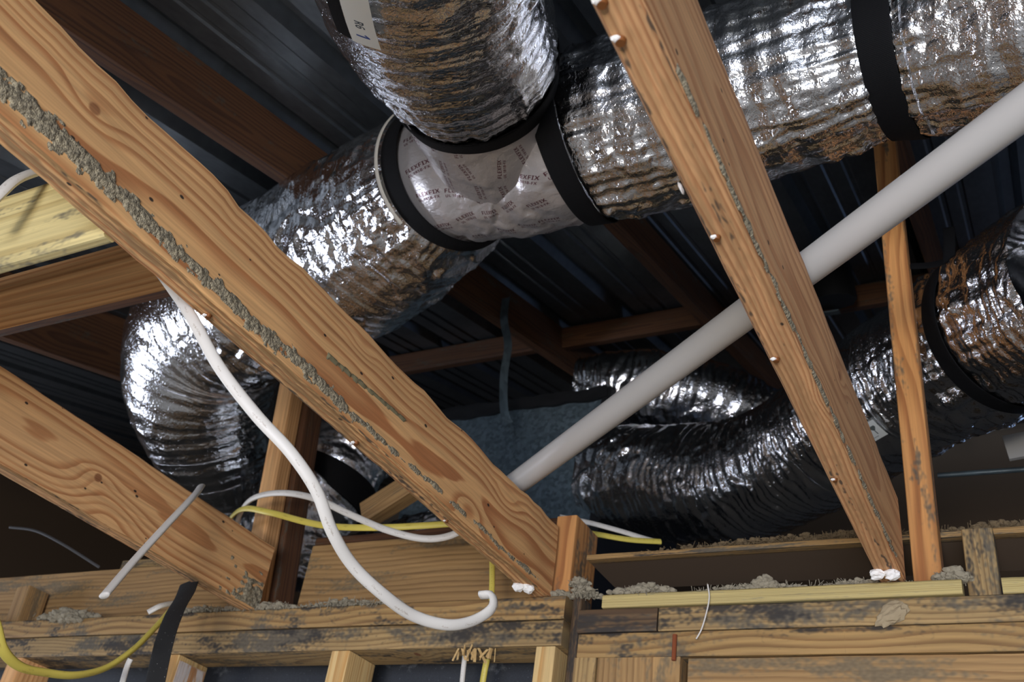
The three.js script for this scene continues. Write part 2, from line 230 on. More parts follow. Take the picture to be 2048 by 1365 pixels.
// ---------- between the joists at the left ----------
plank('blocking_board', 'pale yellow blocking board between two joists at the left edge', -1.414, -0.803, 0.60, 0.722, -0.47, 0.014, W.pale, 0.0);
plank('blocking_board', 'reddish brown board lying across the joists below the pale yellow one', -2.3, -0.86, 0.742, 0.778, -0.63, 0.07, W.post, 0.3);
plank('blocking_board', 'dull brown board behind the reddish one, third from the top at the left edge', -2.6, -1.02, 0.905, 0.94, -0.80, 0.07, W.oldRafter, 0.5);

// ---------- roof ----------
const TH = THREE.MathUtils.degToRad(16), RD = [0, Math.sin(TH), -Math.cos(TH)], RN = [0, Math.cos(TH), Math.sin(TH)];
const roofPt = (x, n, s) => [x, EYE + n * RN[1] + s * RD[1], n * RN[2] + s * RD[2]];
const matMetal = (() => { const S = 256, c = new Uint8Array(S * S * 4); for (let i = 0; i < S * S; i++) { const x = i % S, y = i / S | 0, k = 1 + 0.10 * N3(x * 0.05, y * 0.05, 2) + 0.08 * N3(x * 0.2, y * 0.2, 5); c.set([96 * k, 101 * k, 104 * k, 255], i * 4); } return new THREE.MeshStandardMaterial({ map: tex(c, S, S, true), roughness: 0.42, metalness: 0.75 }); })();
{
  const roof = new THREE.Group(); roof.name = 'ceiling'; roof.userData = { kind: 'structure' }; scene.add(roof);
  const PW = 0.686, S0 = -2.6, S1 = 4.9;
  const prof = []; for (let k = 0; k < 3; k++) { const b = k * PW / 3; prof.push([b, 0], [b + 0.045, 0], [b + 0.062, 0.030], [b + 0.085, 0.030], [b + 0.102, 0], [b + 0.145, 0], [b + 0.150, 0.004], [b + 0.158, 0.004], [b + 0.163, 0], [b + 0.190, 0], [b + 0.195, 0.004], [b + 0.203, 0.004], [b + 0.208, 0]); } prof.push([PW + 0.01, 0]);
  for (let q = 0; q < 12; q++) {
    const X = -4.6 + q * PW, pos = [], uv = [], idx = [], lift = q % 2 ? 0.0012 : 0, m = prof.length;
    for (const th of [0, 0.001]) for (let k = 0; k < 2; k++) for (const [x, h] of prof) { const p = roofPt(X + x, 1.2 + h + th + lift, k ? S1 : S0); pos.push(...p); uv.push(x * 2, (k ? S1 : S0) * 0.8); }
    for (const b of [0, 2 * m]) for (let i = 0; i < m - 1; i++) { const a = b + i; b ? idx.push(a, a + m, a + 1, a + 1, a + m, a + m + 1) : idx.push(a, a + 1, a + m, a + 1, a + m + 1, a + m); }
    const g = geoFrom(pos, uv, idx).toNonIndexed(); g.computeVertexNormals(); part('roof_panel', g, matMetal, roof);
  }
}
const rafters = [[-0.84, 'dark roof rafter right of the tee, between middle and right joists'], [-1.375, 'dark roof rafter at the top left with a lighter lower edge and a knot', 1.075], [-0.174, 'dim roof rafter behind the tall right post and the white pipe'], [-2.64, 'dark deep roof rafter at the left, above the lower left joist', 1.0], [0.45, 'roof rafter at the far right above the large duct']];
for (const [x, label, n = 1.1] of rafters) { const p = roofPt(x + 0.019, n, -2.45); timber('roof_rafter', label, 'rafter', { at: p, dir: RD, up: RN, L: 7.0, w: 0.038, d: 1.199 - n, mat: W.oldRafter, u0: x * 0.37 + 3, segs: 30 }); }
const blk = (x0, x1, s, label) => timber('roof_blocking', label, 'lumber', { at: roofPt(x0, 1.125, s), dir: [1, 0, 0], up: RN, L: x1 - x0, w: 0.038, d: 0.07, mat: W.oldRafter, u0: x0 + 4, segs: 6 });
blk(-2.87, -1.378, 2.86, 'dark blocking under the roof left of the hanging metal strap');
blk(-1.337, -0.843, 2.88, 'dark blocking under the roof right of the hanging metal strap');
blk(-0.802, -0.177, 2.95, 'dark blocking under the roof right of the right joist, below the black vent');
blk(-0.135, 0.45, 2.95, 'dark blocking under the roof behind the right duct');

// ---------- flexible ducts ----------
// crumpled film: cells of flat facets, each tilted its own way
const hsh = (i, j, k, q) => { let h = (Math.imul(i, 374761393) + Math.imul(j, 668265263) + Math.imul(k, 1274126177) + Math.imul(q, 974634777)) | 0; h = Math.imul(h ^ h >>> 13, 1274126177); h = Math.imul(h ^ h >>> 15, 0x85ebca6b); return ((h ^ h >>> 16) >>> 0) / 4294967296; };
function facet(x, y, z, cell, seed, wrap = 0) {
  x /= cell; y /= cell; z /= cell; const I = Math.floor(x), J = Math.floor(y), K = Math.floor(z); let d1 = 9, d2 = 9, h1 = 0, h2 = 0;
  for (let a = -1; a <= 1; a++) for (let b = -1; b <= 1; b++) for (let c = wrap ? 0 : -1; c <= (wrap ? 0 : 1); c++) {
    let i = I + a, j = J + b, k = K + c; const ii = wrap ? ((i % wrap) + wrap) % wrap : i, jj = wrap ? ((j % wrap) + wrap) % wrap : j;
    const dx = x - i - hsh(ii, jj, k, seed), dy = y - j - hsh(ii, jj, k, seed + 1), dz = wrap ? 0 : z - k - hsh(ii, jj, k, seed + 2), d = dx * dx + dy * dy + dz * dz;
    if (d < d2) { const h = (dx * (hsh(ii, jj, k, seed + 3) - 0.5) + dy * (hsh(ii, jj, k, seed + 4) - 0.5) + dz * (hsh(ii, jj, k, seed + 5) - 0.5)) * 2; if (d < d1) { d2 = d1; h2 = h1; d1 = d; h1 = h; } else { d2 = d; h2 = h; } }
  }
  const w = sstep(0, 0.22, Math.sqrt(d2) - Math.sqrt(d1)) * 0.5 + 0.5; return (h1 * w + h2 * (1 - w)) * cell;
}
const matFoil = (() => { // aluminium film: fine creases, faint scrim grid
  const S = 1024, b = new Uint8Array(S * S * 4), C1 = S / 32, C2 = S / 96;
  for (let i = 0; i < S * S; i++) { const x = i % S, y = i / S | 0; const grid = (x % 128 < 2 || y % 128 < 2) ? 0.04 : 0; const v = clamp(0.5 + 0.5 * facet(x, y, 0, C1, 3, 32) / C1 + 0.2 * facet(x, y, 0, C2, 9, 96) / C2 + grid) * 255; b.set([v, v, v, 255], i * 4); }
  return new THREE.MeshStandardMaterial({ color: new THREE.Color(0.70, 0.70, 0.70), metalness: 1, roughness: 0.16, bumpMap: tex(b, S, S), bumpScale: 0.0009 });
})();
const ridge = (x, y, z) => 1 - 2 * Math.abs(N3(x, y, z));
class Duct {
  constructor(pts) { // [x, y, z, r]
    this.c = new THREE.CatmullRomCurve3(pts.map(V), false, 'centripetal'); this.r = pts.map(p => p[3]); const n = this.n = 240;
    this.P = []; this.T = []; this.R = []; this.S = [0]; for (let i = 0; i <= n; i++) { const u = i / n; this.P.push(this.c.getPoint(u)); this.T.push(this.c.getTangent(u)); const f = u * (this.r.length - 1), k = Math.min(this.r.length - 2, f | 0), q = f - k, r = this.r; const m0 = k > 0 ? (r[k + 1] - r[k - 1]) / 2 : r[k + 1] - r[k], m1 = k < r.length - 2 ? (r[k + 2] - r[k]) / 2 : r[k + 1] - r[k]; const q2 = q * q, q3 = q2 * q; this.R.push((2 * q3 - 3 * q2 + 1) * r[k] + (q3 - 2 * q2 + q) * m0 + (-2 * q3 + 3 * q2) * r[k + 1] + (q3 - q2) * m1); if (i) this.S.push(this.S[i - 1] + this.P[i].distanceTo(this.P[i - 1])); }
    this.L = this.S[n]; this.A = [new THREE.Vector3(0, 1, 0)]; this.A[0].addScaledVector(this.T[0], -this.A[0].dot(this.T[0])); if (this.A[0].length() < 0.2) this.A[0].set(0, 0, 1).addScaledVector(this.T[0], -this.T[0].z); this.A[0].normalize();
    for (let i = 1; i <= n; i++) { const a = this.A[i - 1].clone(); a.addScaledVector(this.T[i], -a.dot(this.T[i])).normalize(); this.A.push(a); }
  }
  frame(s) { let i = 1; if (s >= this.L) i = this.n; else { let lo = 0, hi = this.n; while (hi - lo > 1) { const m = lo + hi >> 1; this.S[m] <= s ? lo = m : hi = m; } i = hi; } const q = (s - this.S[i - 1]) / (this.S[i] - this.S[i - 1]); const p = this.P[i - 1].clone().lerp(this.P[i], q), t = this.T[i - 1].clone().lerp(this.T[i], clamp(q)).normalize(), a = this.A[i - 1].clone().lerp(this.A[i], clamp(q)).normalize(); return { p, t, a, b: new THREE.Vector3().crossVectors(t, a).normalize(), r: lerp(this.R[i - 1], this.R[i], q) }; }
  at(s, phi, e = 0, f = this.frame(s)) { const c = Math.cos(phi), d = Math.sin(phi); return f.p.clone().addScaledVector(f.a, c * (f.r + e)).addScaledVector(f.b, d * (f.r + e)); }
  find(p) { const q = V(p); let best = 1e9, o; for (let i = 0; i <= 200; i++) for (let j = 0; j < 180; j++) { const s = this.L * i / 200, ph = j / 180 * Math.PI * 2, d = this.at(s, ph).distanceToSquared(q); if (d < best) { best = d; o = { s, phi: ph }; } } return o; }
  skin({ s0 = 0, s1 = this.L, step = 0.0040, around = 270, seed = 0, big = 1, pleat = 0, pitch = 0.02, cinch = [], calm = null, ring = 0.0012, ringPitch = 0.045, sag = 0 }) {
    const ns = Math.round((s1 - s0) / step), pos = [], uv = [], idx = [], na = around;
    for (let i = 0; i <= ns; i++) { const s = s0 + (s1 - s0) * i / ns, f = this.frame(s); for (let j = 0; j <= na; j++) { const ph = (j % na) / na * Math.PI * 2, p = this.at(s, ph, 0, f), X = p.x + seed, Y = p.y, Z = p.z;
      let ci = 0, dn = 0, flat = 1; for (const [cs, amt, wd] of cinch) { const d = Math.abs(s - cs), k = Math.exp(-(d / wd) * (d / wd)); ci += amt * k; flat = Math.min(flat, 1 - Math.exp(-((d / 0.028) ** 4))); dn += Math.exp(-d / (wd * 2.2)); }
      const wx = 0.4 * N3(X * 6, Y * 6, Z * 6);
      const m1 = clamp(0.45 + 1.3 * N3(X * 4 + 9, Y * 4, Z * 4)), m2 = clamp(0.4 + 1.5 * N3(X * 6, Y * 6 + 7, Z * 6));
      let h = (calm ? big * lerp(calm[2], 1, sstep(calm[0], calm[1], s)) : big) * (0.0070 * N3(X * 5 + wx, Y * 5, Z * 5) + 0.0042 * (ridge(X * 7 + wx, Y * 7, Z * 7 + wx) - 0.45) + 0.17 * m1 * facet(X + 0.01 * wx, Y, Z, 0.05, 17) + 0.13 * m2 * facet(X, Y + 0.01 * wx, Z, 0.021, 29));
      // gathers running along the duct where a strap squeezes it
      if (dn > 0.02) h += dn * 0.010 * (ridge(Math.cos(ph) * 3.2 + seed, Math.sin(ph) * 3.2, s * 2.2) - 0.5 + 0.6 * (ridge(Math.cos(ph) * 8, Math.sin(ph) * 8 + seed, s * 4) - 0.5));
      if (pleat) { const m = clamp(0.55 + 0.9 * N3(X * 7, Y * 7, Z * 7 + 3)), q = s / pitch + 1.6 * N3(X * 7 + 5, Y * 7, Z * 7) + 0.5 * N3(X * 22, Y * 22, Z * 22); h += pleat * m * (1 - 2 * Math.abs(((q % 1) + 1) % 1 * 2 - 1) + 0.6 * N3(X * 90, Y * 90, Z * 90)); }
      h *= 0.12 + 0.88 * flat; h += ring * Math.cos(s / ringPitch * Math.PI * 2 + 0.6 * N3(X * 4, Y * 4, Z * 4));
      const q = this.at(s, ph, h - ci * f.r, f); pos.push(q.x, q.y, q.z); uv.push(s * 5, ph / (Math.PI * 2) * Math.max(1, Math.round(f.r * Math.PI * 2 * 5))); } }
    for (let i = 0; i < ns; i++) for (let j = 0; j < na; j++) { const a = i * (na + 1) + j, b = a + 1, c = a + na + 1, d = c + 1; idx.push(a, b, c, b, d, c); }
    const g = geoFrom(pos, uv, idx), N = g.attributes.normal; // close the seam's shading
    for (let i = 0; i <= ns; i++) { const a = i * (na + 1), b = a + na; const v = new THREE.Vector3(N.getX(a) + N.getX(b), N.getY(a) + N.getY(b), N.getZ(a) + N.getZ(b)).normalize(); N.setXYZ(a, v.x, v.y, v.z); N.setXYZ(b, v.x, v.y, v.z); }
    return g;
  }
  // a webbing strap round the duct: centre line s = sc + tilt * cos(phi - ph0)
  strap({ sc, w = 0.045, tilt = 0, ph0 = 0, e = 0.004, th = 0.0018, a0 = 0, a1 = Math.PI * 2, shrink = 0 }) {
    const n = 120, pos = [], uv = [], idx = [], prof = [[-0.5, 0], [-0.46, 1], [-0.2, 1.1], [0.2, 1.1], [0.46, 1], [0.5, 0]], m = prof.length;
    for (let i = 0; i <= n; i++) { const ph = lerp(a0, a1, i / n), s = sc + tilt * Math.cos(ph - ph0); for (let k = 0; k < m; k++) { const f = this.frame(s + prof[k][0] * w), q = this.at(s + prof[k][0] * w, ph, e + th * prof[k][1] - shrink * f.r, f); pos.push(q.x, q.y, q.z); uv.push(ph * f.r * 20, prof[k][0] * w * 20); } }
    for (let i = 0; i < n; i++) for (let k = 0; k < m - 1; k++) { const a = i * m + k, b = a + 1, c = a + m, d = c + 1; idx.push(a, c, b, b, c, d); }
    return geoFrom(pos, uv, idx);
  }
  // a thin patch lying on the duct, u from corner to corner
  patch(s0, s1, p0, p1, e = 0.004, skew = 0) { const pos = [], uv = [], idx = [], n = 12; for (let i = 0; i <= n; i++) for (let j = 0; j <= n; j++) { const q = this.at(lerp(s0, s1, i / n) + skew * j / n, lerp(p0, p1, j / n), e); pos.push(q.x, q.y, q.z); uv.push(i / n, j / n); } for (let i = 0; i < n; i++) for (let j = 0; j < n; j++) { const a = i * (n + 1) + j; idx.push(a, a + 1, a + n + 1, a + 1, a + n + 2, a + n + 1); } return geoFrom(pos, uv, idx); }
}
const matStrap = (() => { const S = 128, b = new Uint8Array(S * S * 4); for (let i = 0; i < S * S; i++) { const x = i % S, y = i / S | 0, v = clamp(0.5 + 0.3 * Math.sin(x * 0.8) * Math.sin(y * 0.8) + 0.1 * N3(x * 0.3, y * 0.3, 1)) * 255; b.set([v, v, v, 255], i * 4); } return new THREE.MeshPhysicalMaterial({ color: 0x070708, specularIntensity: 0.35, roughness: 0.75, bumpMap: tex(b, S, S), bumpScale: 0.0006, side: THREE.DoubleSide }); })();
const matBlack = new THREE.MeshStandardMaterial({ color: 0x0a0b0d, roughness: 0.7 });
function flex(label, d, o) { const t = thing('flexible_duct', label, 'duct'); part('foil_jacket', d.skin(o), matFoil, t); return t; }
function band(label, geo) { const m = new THREE.Mesh(geo, matStrap); m.name = numbered('duct_strap'); m.castShadow = m.receiveShadow = true; scene.add(m); return tag(m, label, 'strap'); }

const dLeft = new Duct([[-2.056, 2.872, -1.926, 0.105], [-2.014, 2.948, -1.849, 0.115], [-1.979, 3.027, -1.723, 0.165], [-1.932, 3.115, -1.575, 0.200], [-1.826, 3.194, -1.457, 0.208], [-1.637, 3.212, -1.393, 0.205], [-1.421, 3.204, -1.336, 0.203], [-1.206, 3.183, -1.258, 0.198], [-1.031, 3.161, -1.181, 0.175], [-0.897, 3.138, -1.111, 0.150], [-0.828, 3.124, -1.079, 0.142]]);
const fLeft = flex('largest silver foil duct, bending down at the left behind the middle joist', dLeft, { s1: dLeft.L - 0.046, seed: 1.3, big: 1.2, calm: [0.55, 1.0, 0.45], around: 300, pleat: 0.0009, pitch: 0.016, cinch: [[dLeft.L - 0.055, 0.04, 0.05], [0.1, 0.12, 0.04]] });
const dTee = new Duct([[-0.912, 3.146, -1.125, 0.140], [-0.833, 3.127, -1.097, 0.137], [-0.736, 3.116, -1.095, 0.135], [-0.635, 3.101, -1.084, 0.132], [-0.592, 3.101, -1.084, 0.130]]);
const dRight = new Duct([[-0.660, 3.101, -1.085, 0.132], [-0.574, 3.111, -1.082, 0.146], [-0.465, 3.113, -1.084, 0.150], [-0.312, 3.115, -1.081, 0.143], [-0.200, 3.111, -1.073, 0.140], [-0.120, 3.108, -1.064, 0.134], [-0.046, 3.099, -1.058, 0.143], [0.053, 3.084, -1.044, 0.150], [0.173, 3.061, -1.020, 0.152], [0.289, 3.036, -0.992, 0.150]]);
flex('wrinkled silver foil duct at the top right, passing behind the right joist', dRight, { s0: 0.032, seed: 4.1, big: 1.15, around: 260, pleat: 0.0004, pitch: 0.013, cinch: [[0.045, 0.0, 0.06], [dRight.L * 0.545 + 0.05, 0.03, 0.06]] });
const dBranch = new Duct([[-0.714, 3.104, -0.884, 0.134], [-0.688, 3.072, -0.817, 0.143], [-0.656, 3.024, -0.734, 0.150], [-0.618, 2.974, -0.637, 0.152], [-0.551, 2.904, -0.505, 0.153], [-0.445, 2.810, -0.340, 0.150]]);
const fBranch = flex('dull silver branch duct coming towards the camera at the top centre', dBranch, { seed: 7.7, big: 0.75, around: 280, pleat: 0.0010, pitch: 0.0125, cinch: [[0.022, 0.02, 0.04]] });

// tee between the straps: taped sleeve printed with the tape's name
const matTape = (() => {
  const c = document.createElement('canvas'); c.width = 1024; c.height = 1024; const g = c.getContext('2d'); g.fillStyle = '#cfc9c4'; g.fillRect(0, 0, 1024, 1024); const r = rng(31);
  g.textAlign = 'center'; g.textBaseline = 'middle';
  for (let i = 0; i < 64; i++) { const x = (i % 8) * 128 + 50 + r() * 40, y = (i / 8 | 0) * 128 + 50 + r() * 40; g.save(); g.translate(x, y); g.rotate((r() - 0.5) * 0.9); g.fillStyle = 'rgba(74,26,34,0.85)'; g.font = 'bold 24px sans-serif'; g.fillText('FLEXFIX', 0, 0); g.font = 'bold 16px sans-serif'; g.fillText('UL 181B-FX', 0, 22); g.restore(); }
  const t = new THREE.CanvasTexture(c); t.colorSpace = THREE.SRGBColorSpace; t.wrapS = t.wrapT = THREE.RepeatWrapping;
  const m = matFoil.clone(); m.map = t; m.color = new THREE.Color(0.78, 0.78, 0.80); m.roughness = 0.34; m.metalness = 0.6; return m;
})();
{
  const t = thing('duct_tee', 'taped silver tee fitting printed with red lettering between the black straps', 'duct fitting');
  const g = dTee.skin({ seed: 2.2, big: 0.7, around: 220 }), uv = g.attributes.uv; for (let i = 0; i < uv.count; i++) uv.setXY(i, uv.getX(i) * 0.52, -uv.getY(i) * 0.5);
  part('sleeve', g, matTape, t);
  const col = new Duct([[-0.764, 3.109, -1.091, 0.115], [-0.736, 3.100, -1.002, 0.125], [-0.714, 3.104, -0.884, 0.132]]);
  const cg = col.skin({ seed: 3, big: 0.6, around: 200, ring: 0 }), cu = cg.attributes.uv; for (let i = 0; i < cu.count; i++) cu.setXY(i, cu.getX(i) * 0.52, -cu.getY(i) * 0.5); part('collar', cg, matTape, t);
}
band('black webbing strap left of the tee with a pale liner edge', dLeft.strap({ sc: dLeft.L - 0.055, w: 0.044, e: 0.003, shrink: 0.04 }));
band('black webbing strap right of the tee, under the right end of the branch', dRight.strap({ sc: 0.045, w: 0.047, e: 0.007 }));
band('black webbing strap on the big duct at the top right, right of the joist', dRight.strap({ sc: dRight.L * 0.545 + 0.05, w: 0.055, e: 0.003, shrink: 0.03 }));
band('black webbing strap around the lower end of the branch duct', dBranch.strap({ sc: 0.022, w: 0.07, e: 0.005 }));
{ const l = lumpGeo(0.032, 4.4, [1.1, 0.7, 0.5]); l.translate(...[-0.595, 3.111, -0.959]); const m = new THREE.Mesh(l, matStrap); m.name = 'webbing_knot'; scene.add(m); tag(m, 'bunched black webbing where the branch strap meets the tee strap', 'strap'); }
{ // pale liner edge beside the left strap
  const m = part('liner_edge', dLeft.strap({ sc: dLeft.L - 0.080, w: 0.007, e: 0.004, th: 0.002, a0: 1.4, a1: 3.0 }), new THREE.MeshStandardMaterial({ color: 0xb0aa9c, roughness: 0.7 }), fLeft, 'off white edge of the insulation liner');
}

// right-hand ducts beyond the wall
const dLow = new Duct([[-1.084, 3.157, -2.370, 0.148], [-0.960, 3.115, -2.325, 0.158], [-0.701, 3.033, -2.224, 0.152], [-0.490, 3.002, -2.077, 0.146], [-0.285, 2.990, -1.877, 0.142], [-0.120, 2.973, -1.716, 0.146], [-0.000, 2.948, -1.593, 0.160], [0.134, 2.904, -1.445, 0.160]]);
const sLow = dLow.find([-0.078, 2.894, -1.555]).s;
const fLow = flex('dark shiny duct rising to the right edge behind the right post', dLow, { seed: 11, big: 1, around: 260, pleat: 0.0024, pitch: 0.021, cinch: [[sLow, 0.08, 0.05]] });
band('black strap around the dark shiny duct at the right edge', dLow.strap({ sc: sLow, w: 0.04, e: 0.003, shrink: 0.075 }));
const dBack = new Duct([[-1.209, 3.486, -2.411, 0.120], [-1.021, 3.485, -2.421, 0.120], [-0.854, 3.472, -2.493, 0.115], [-0.707, 3.431, -2.625, 0.115], [-0.585, 3.374, -2.805, 0.115]]);
flex('dim foil duct behind the white pipe, highest beside the metal plenum', dBack, { seed: 15, big: 0.9, around: 200, pleat: 0.0022, pitch: 0.02 });
const dFoot = new Duct([[-1.509, 3.140, -1.896, 0.110], [-1.597, 3.022, -1.829, 0.120], [-1.632, 2.906, -1.810, 0.125], [-1.671, 2.762, -1.795, 0.120], [-1.689, 2.654, -1.802, 0.120]]);
flex('black looking foil duct between the leaning post and the middle joist', dFoot, { seed: 19, big: 1.2, around: 180, pleat: 0.0016, pitch: 0.02 });
band('wide black strap across the foil duct between post and joist', dFoot.strap({ sc: dFoot.L * 0.52, w: 0.07, e: 0.004 }));
const dFoot2 = new Duct([[-1.277, 2.856, -2.024, 0.060], [-1.440, 2.857, -2.045, 0.065], [-1.586, 2.845, -2.077, 0.065], [-1.850, 2.843, -2.138, 0.060]]);
flex('scrap of bright foil duct under the yellow cable beside the middle joist', dFoot2, { seed: 23, big: 1.4, around: 160 });

// ---------- labels on ducts ----------
function printed(w, h, draw) { const c = document.createElement('canvas'); c.width = w; c.height = h; const g = c.getContext('2d'); g.fillStyle = '#dfe2dc'; g.fillRect(0, 0, w, h); draw(g); const t = new THREE.CanvasTexture(c); t.colorSpace = THREE.SRGBColorSpace; return new THREE.MeshStandardMaterial({ map: t, roughness: 0.55, side: THREE.DoubleSide }); }
{
  const l1 = printed(512, 128, g => { g.textAlign = 'center'; g.textBaseline = 'middle'; g.fillStyle = '#1d3f8c'; g.save(); g.translate(84, 62); g.rotate(Math.PI); g.font = 'bold 84px sans-serif'; g.fillText('1', 0, 0); g.restore(); g.fillStyle = '#33414a'; g.save(); g.translate(180, 62); g.rotate(Math.PI); g.font = 'bold 56px sans-serif'; g.fillText('R6', 0, 0); g.restore(); });
  const f = dBranch.find([-0.656, 2.850, -0.565]); part('printed_label', dBranch.patch(f.s + 0.050, f.s + 0.20, f.phi + 0.50, f.phi + 0.28, 0.013), l1, fBranch, 'white label strip with a blue figure'); part('label_bar', dBranch.patch(f.s + 0.050, f.s + 0.20, f.phi + 0.27, f.phi + 0.15, 0.012), matStrap, fBranch, 'black bar beside the label');
  const l2 = printed(256, 256, g => { g.fillStyle = '#59605c'; g.beginPath(); g.arc(150, 96, 34, 0, 7); g.arc(118, 84, 22, 0, 7); g.arc(178, 84, 22, 0, 7); g.fill(); g.fillRect(140, 120, 16, 70); g.fillStyle = '#8d938f'; g.fillRect(40, 50, 60, 10); g.fillRect(40, 210, 90, 9); });
  const q = dLow.find([-0.249, 2.884, -1.758]); part('printed_label', dLow.patch(q.s - 0.022, q.s + 0.022, q.phi + 0.13, q.phi - 0.13, 0.008), l2, fLow, 'white label with a dark tree mark');
}

// ---------- plenum, hanger strap, vent ----------
const matGalv = (() => { const S = 512, c = new Uint8Array(S * S * 4), rr = new Uint8Array(S * S * 4), r = rng(8), cs = []; for (let i = 0; i < 700; i++) cs.push([r() * S, r() * S, r()]); const cell = 32, grid = {}; for (const p of cs) (grid[(p[0] / cell | 0) + ',' + (p[1] / cell | 0)] ||= []).push(p); for (let i = 0; i < S * S; i++) { const x = i % S, y = i / S | 0; let bd = 1e9, bv = 0; for (let a = -1; a <= 1; a++) for (let b = -1; b <= 1; b++) for (const p of grid[((x / cell | 0) + a) + ',' + ((y / cell | 0) + b)] || []) { const d = (p[0] - x) ** 2 + (p[1] - y) ** 2; if (d < bd) { bd = d; bv = p[2]; } } const k = 0.88 + 0.22 * bv; c.set([92 * k, 106 * k, 112 * k, 255], i * 4); const q = 70 + 90 * bv; rr.set([q, q, q, 255], i * 4); } return new THREE.MeshStandardMaterial({ map: tex(c, S, S, true), roughnessMap: tex(rr, S, S), roughness: 1, metalness: 0.35 }); })();
{
  const t = thing('duct_plenum', 'grey galvanized sheet metal box with black sealed edges behind the white pipe', 'plenum', [-1.42, EYE + 0.72, -2.6]);
  const b = new THREE.BoxGeometry(0.66, 0.86, 0.6); b.translate(0, 0.43, 0); { const u = b.attributes.uv; for (let i = 0; i < u.count; i++) u.setXY(i, u.getX(i) * 3, u.getY(i) * 4); } part('box', b, matGalv, t);
  const mast = (x0, x1, y0, y1, z0, z1, s) => { const g = new THREE.BoxGeometry(x1 - x0, y1 - y0, z1 - z0, 30, 30, 8), p = g.attributes.position; g.translate((x0 + x1) / 2, (y0 + y1) / 2, (z0 + z1) / 2); for (let i = 0; i < p.count; i++) p.setXYZ(i, p.getX(i) + 0.006 * N3(p.getX(i) * 20, p.getY(i) * 20, s), p.getY(i) + 0.012 * N3(p.getX(i) * 14, p.getY(i) * 14, s + 2), p.getZ(i) + 0.003 * N3(p.getX(i) * 30, p.getY(i) * 30, s + 4)); g.computeVertexNormals(); part('mastic_seal', g, matBlack, t, 'black mastic seal'); };
  mast(-0.335, 0.335, 0.825, 0.866, 0.27, 0.312, 1); mast(0.318, 0.345, -0.0, 0.865, -0.3, 0.307, 5);
}
{
  const c = new THREE.CatmullRomCurve3([[-1.323, 3.613, -2.027], [-1.321, 3.537, -2.034], [-1.309, 3.461, -2.060], [-1.314, 3.366, -2.073], [-1.299, 3.239, -2.089], [-1.287, 3.216, -2.098]].map(V)), n = 40, pos = [], idx = [], uv = [];
  for (let i = 0; i <= n; i++) { const p = c.getPoint(i / n); for (const [dx, dz] of [[-0.013, 0.0006], [0.013, 0.0006], [0.013, -0.0006], [-0.013, -0.0006], [-0.013, 0.0006]]) { pos.push(p.x + dx, p.y, p.z + dz); uv.push(dx * 4, i / n); } }
  for (let i = 0; i < n; i++) for (let k = 0; k < 4; k++) { const a = i * 5 + k; idx.push(a, a + 1, a + 5, a + 1, a + 6, a + 5); }
  const m = new THREE.Mesh(geoFrom(pos, uv, idx), matGalv); m.name = 'hanger_strap'; m.castShadow = m.receiveShadow = true; scene.add(m); tag(m, 'bent grey metal hanger strap from the roof rafter down to the metal box', 'strap');
}
{
  const p = roofPt(-0.435, 1.075, 2.76), t = thing('roof_vent', 'small black vent box under the metal roof, seen past the right joist', 'vent'); orient(t, p, RD, RN);
  const b = new THREE.CylinderGeometry(0.055, 0.065, 0.12, 8); b.translate(0, 0.07, 0); part('hood', b, matBlack, t);
  const f = new THREE.BoxGeometry(0.07, 0.004, 0.03); f.translate(0.03, -0.002, 0.05); part('flange', f, matGalv, t, 'bright metal flange');
}

// ---------- white pipe ----------
const matPVC = new THREE.MeshStandardMaterial({ color: 0xaeaba5, roughness: 0.42 });
{
  const a = V([-0.880, 2.609, -1.421]), b = V([0.102, 2.631, -0.736]), L = a.distanceTo(b), t = thing('plastic_pipe', 'straight white plastic pipe lying across the joists', 'pipe', a.toArray());
  t.quaternion.setFromUnitVectors(new THREE.Vector3(0, 1, 0), b.clone().sub(a).normalize());
  const pts = [[0.0165, 0], [0.0205, 0.0005], [0.0205, L - 0.0005], [0.0165, L], [0.0165, 0]].map(p => new THREE.Vector2(...p)); part('tube', new THREE.LatheGeometry(pts, 48), matPVC, t);
}

// ---------- cables ----------
function sheath(pts, hw, ht, up = [0.3, 0.3, 1], n = 160) { // flat oval cable
  const c = new THREE.CatmullRomCurve3(pts.map(V), false, 'centripetal'), pos = [], uv = [], idx = [], m = 14; let a = V(up);
  for (let i = 0; i <= n; i++) { const p = c.getPointAt(i / n), t = c.getTangentAt(i / n); a.addScaledVector(t, -a.dot(t)).normalize(); const b = new THREE.Vector3().crossVectors(t, a); for (let k = 0; k <= m; k++) { const q = k / m * Math.PI * 2, v = p.clone().addScaledVector(b, Math.cos(q) * hw).addScaledVector(a, Math.sin(q) * ht); pos.push(v.x, v.y, v.z); uv.push(i / n * 6, k / m); } }
  for (let i = 0; i < n; i++) for (let k = 0; k < m; k++) { const A = i * (m + 1) + k, B = A + 1, C = A + m + 1, D = C + 1; idx.push(A, B, C, B, D, C); }
  for (const e of [0, n]) { const p = c.getPointAt(e / n), o = pos.length / 3; pos.push(p.x, p.y, p.z); uv.push(0, 0); for (let k = 0; k < m; k++) e ? idx.push(o, e * (m + 1) + k, e * (m + 1) + k + 1) : idx.push(o, k + 1, k); }
  return geoFrom(pos, uv, idx);
}
const smudge = (r, g, b) => { const S = 256, c = new Uint8Array(S * S * 4); for (let i = 0; i < S * S; i++) { const x = i % S, y = i / S | 0, m = sstep(0.45, 0.7, N3(x * 0.031, y * 0.03, r * 0.1) + 0.4 * N3(x * 0.25, y * 0.2, 3)); c.set([r * (1 - 0.16 * m), g * (1 - 0.19 * m), b * (1 - 0.22 * m), 255], i * 4); } return new THREE.MeshStandardMaterial({ map: tex(c, S, S, true), roughness: 0.5 }); };
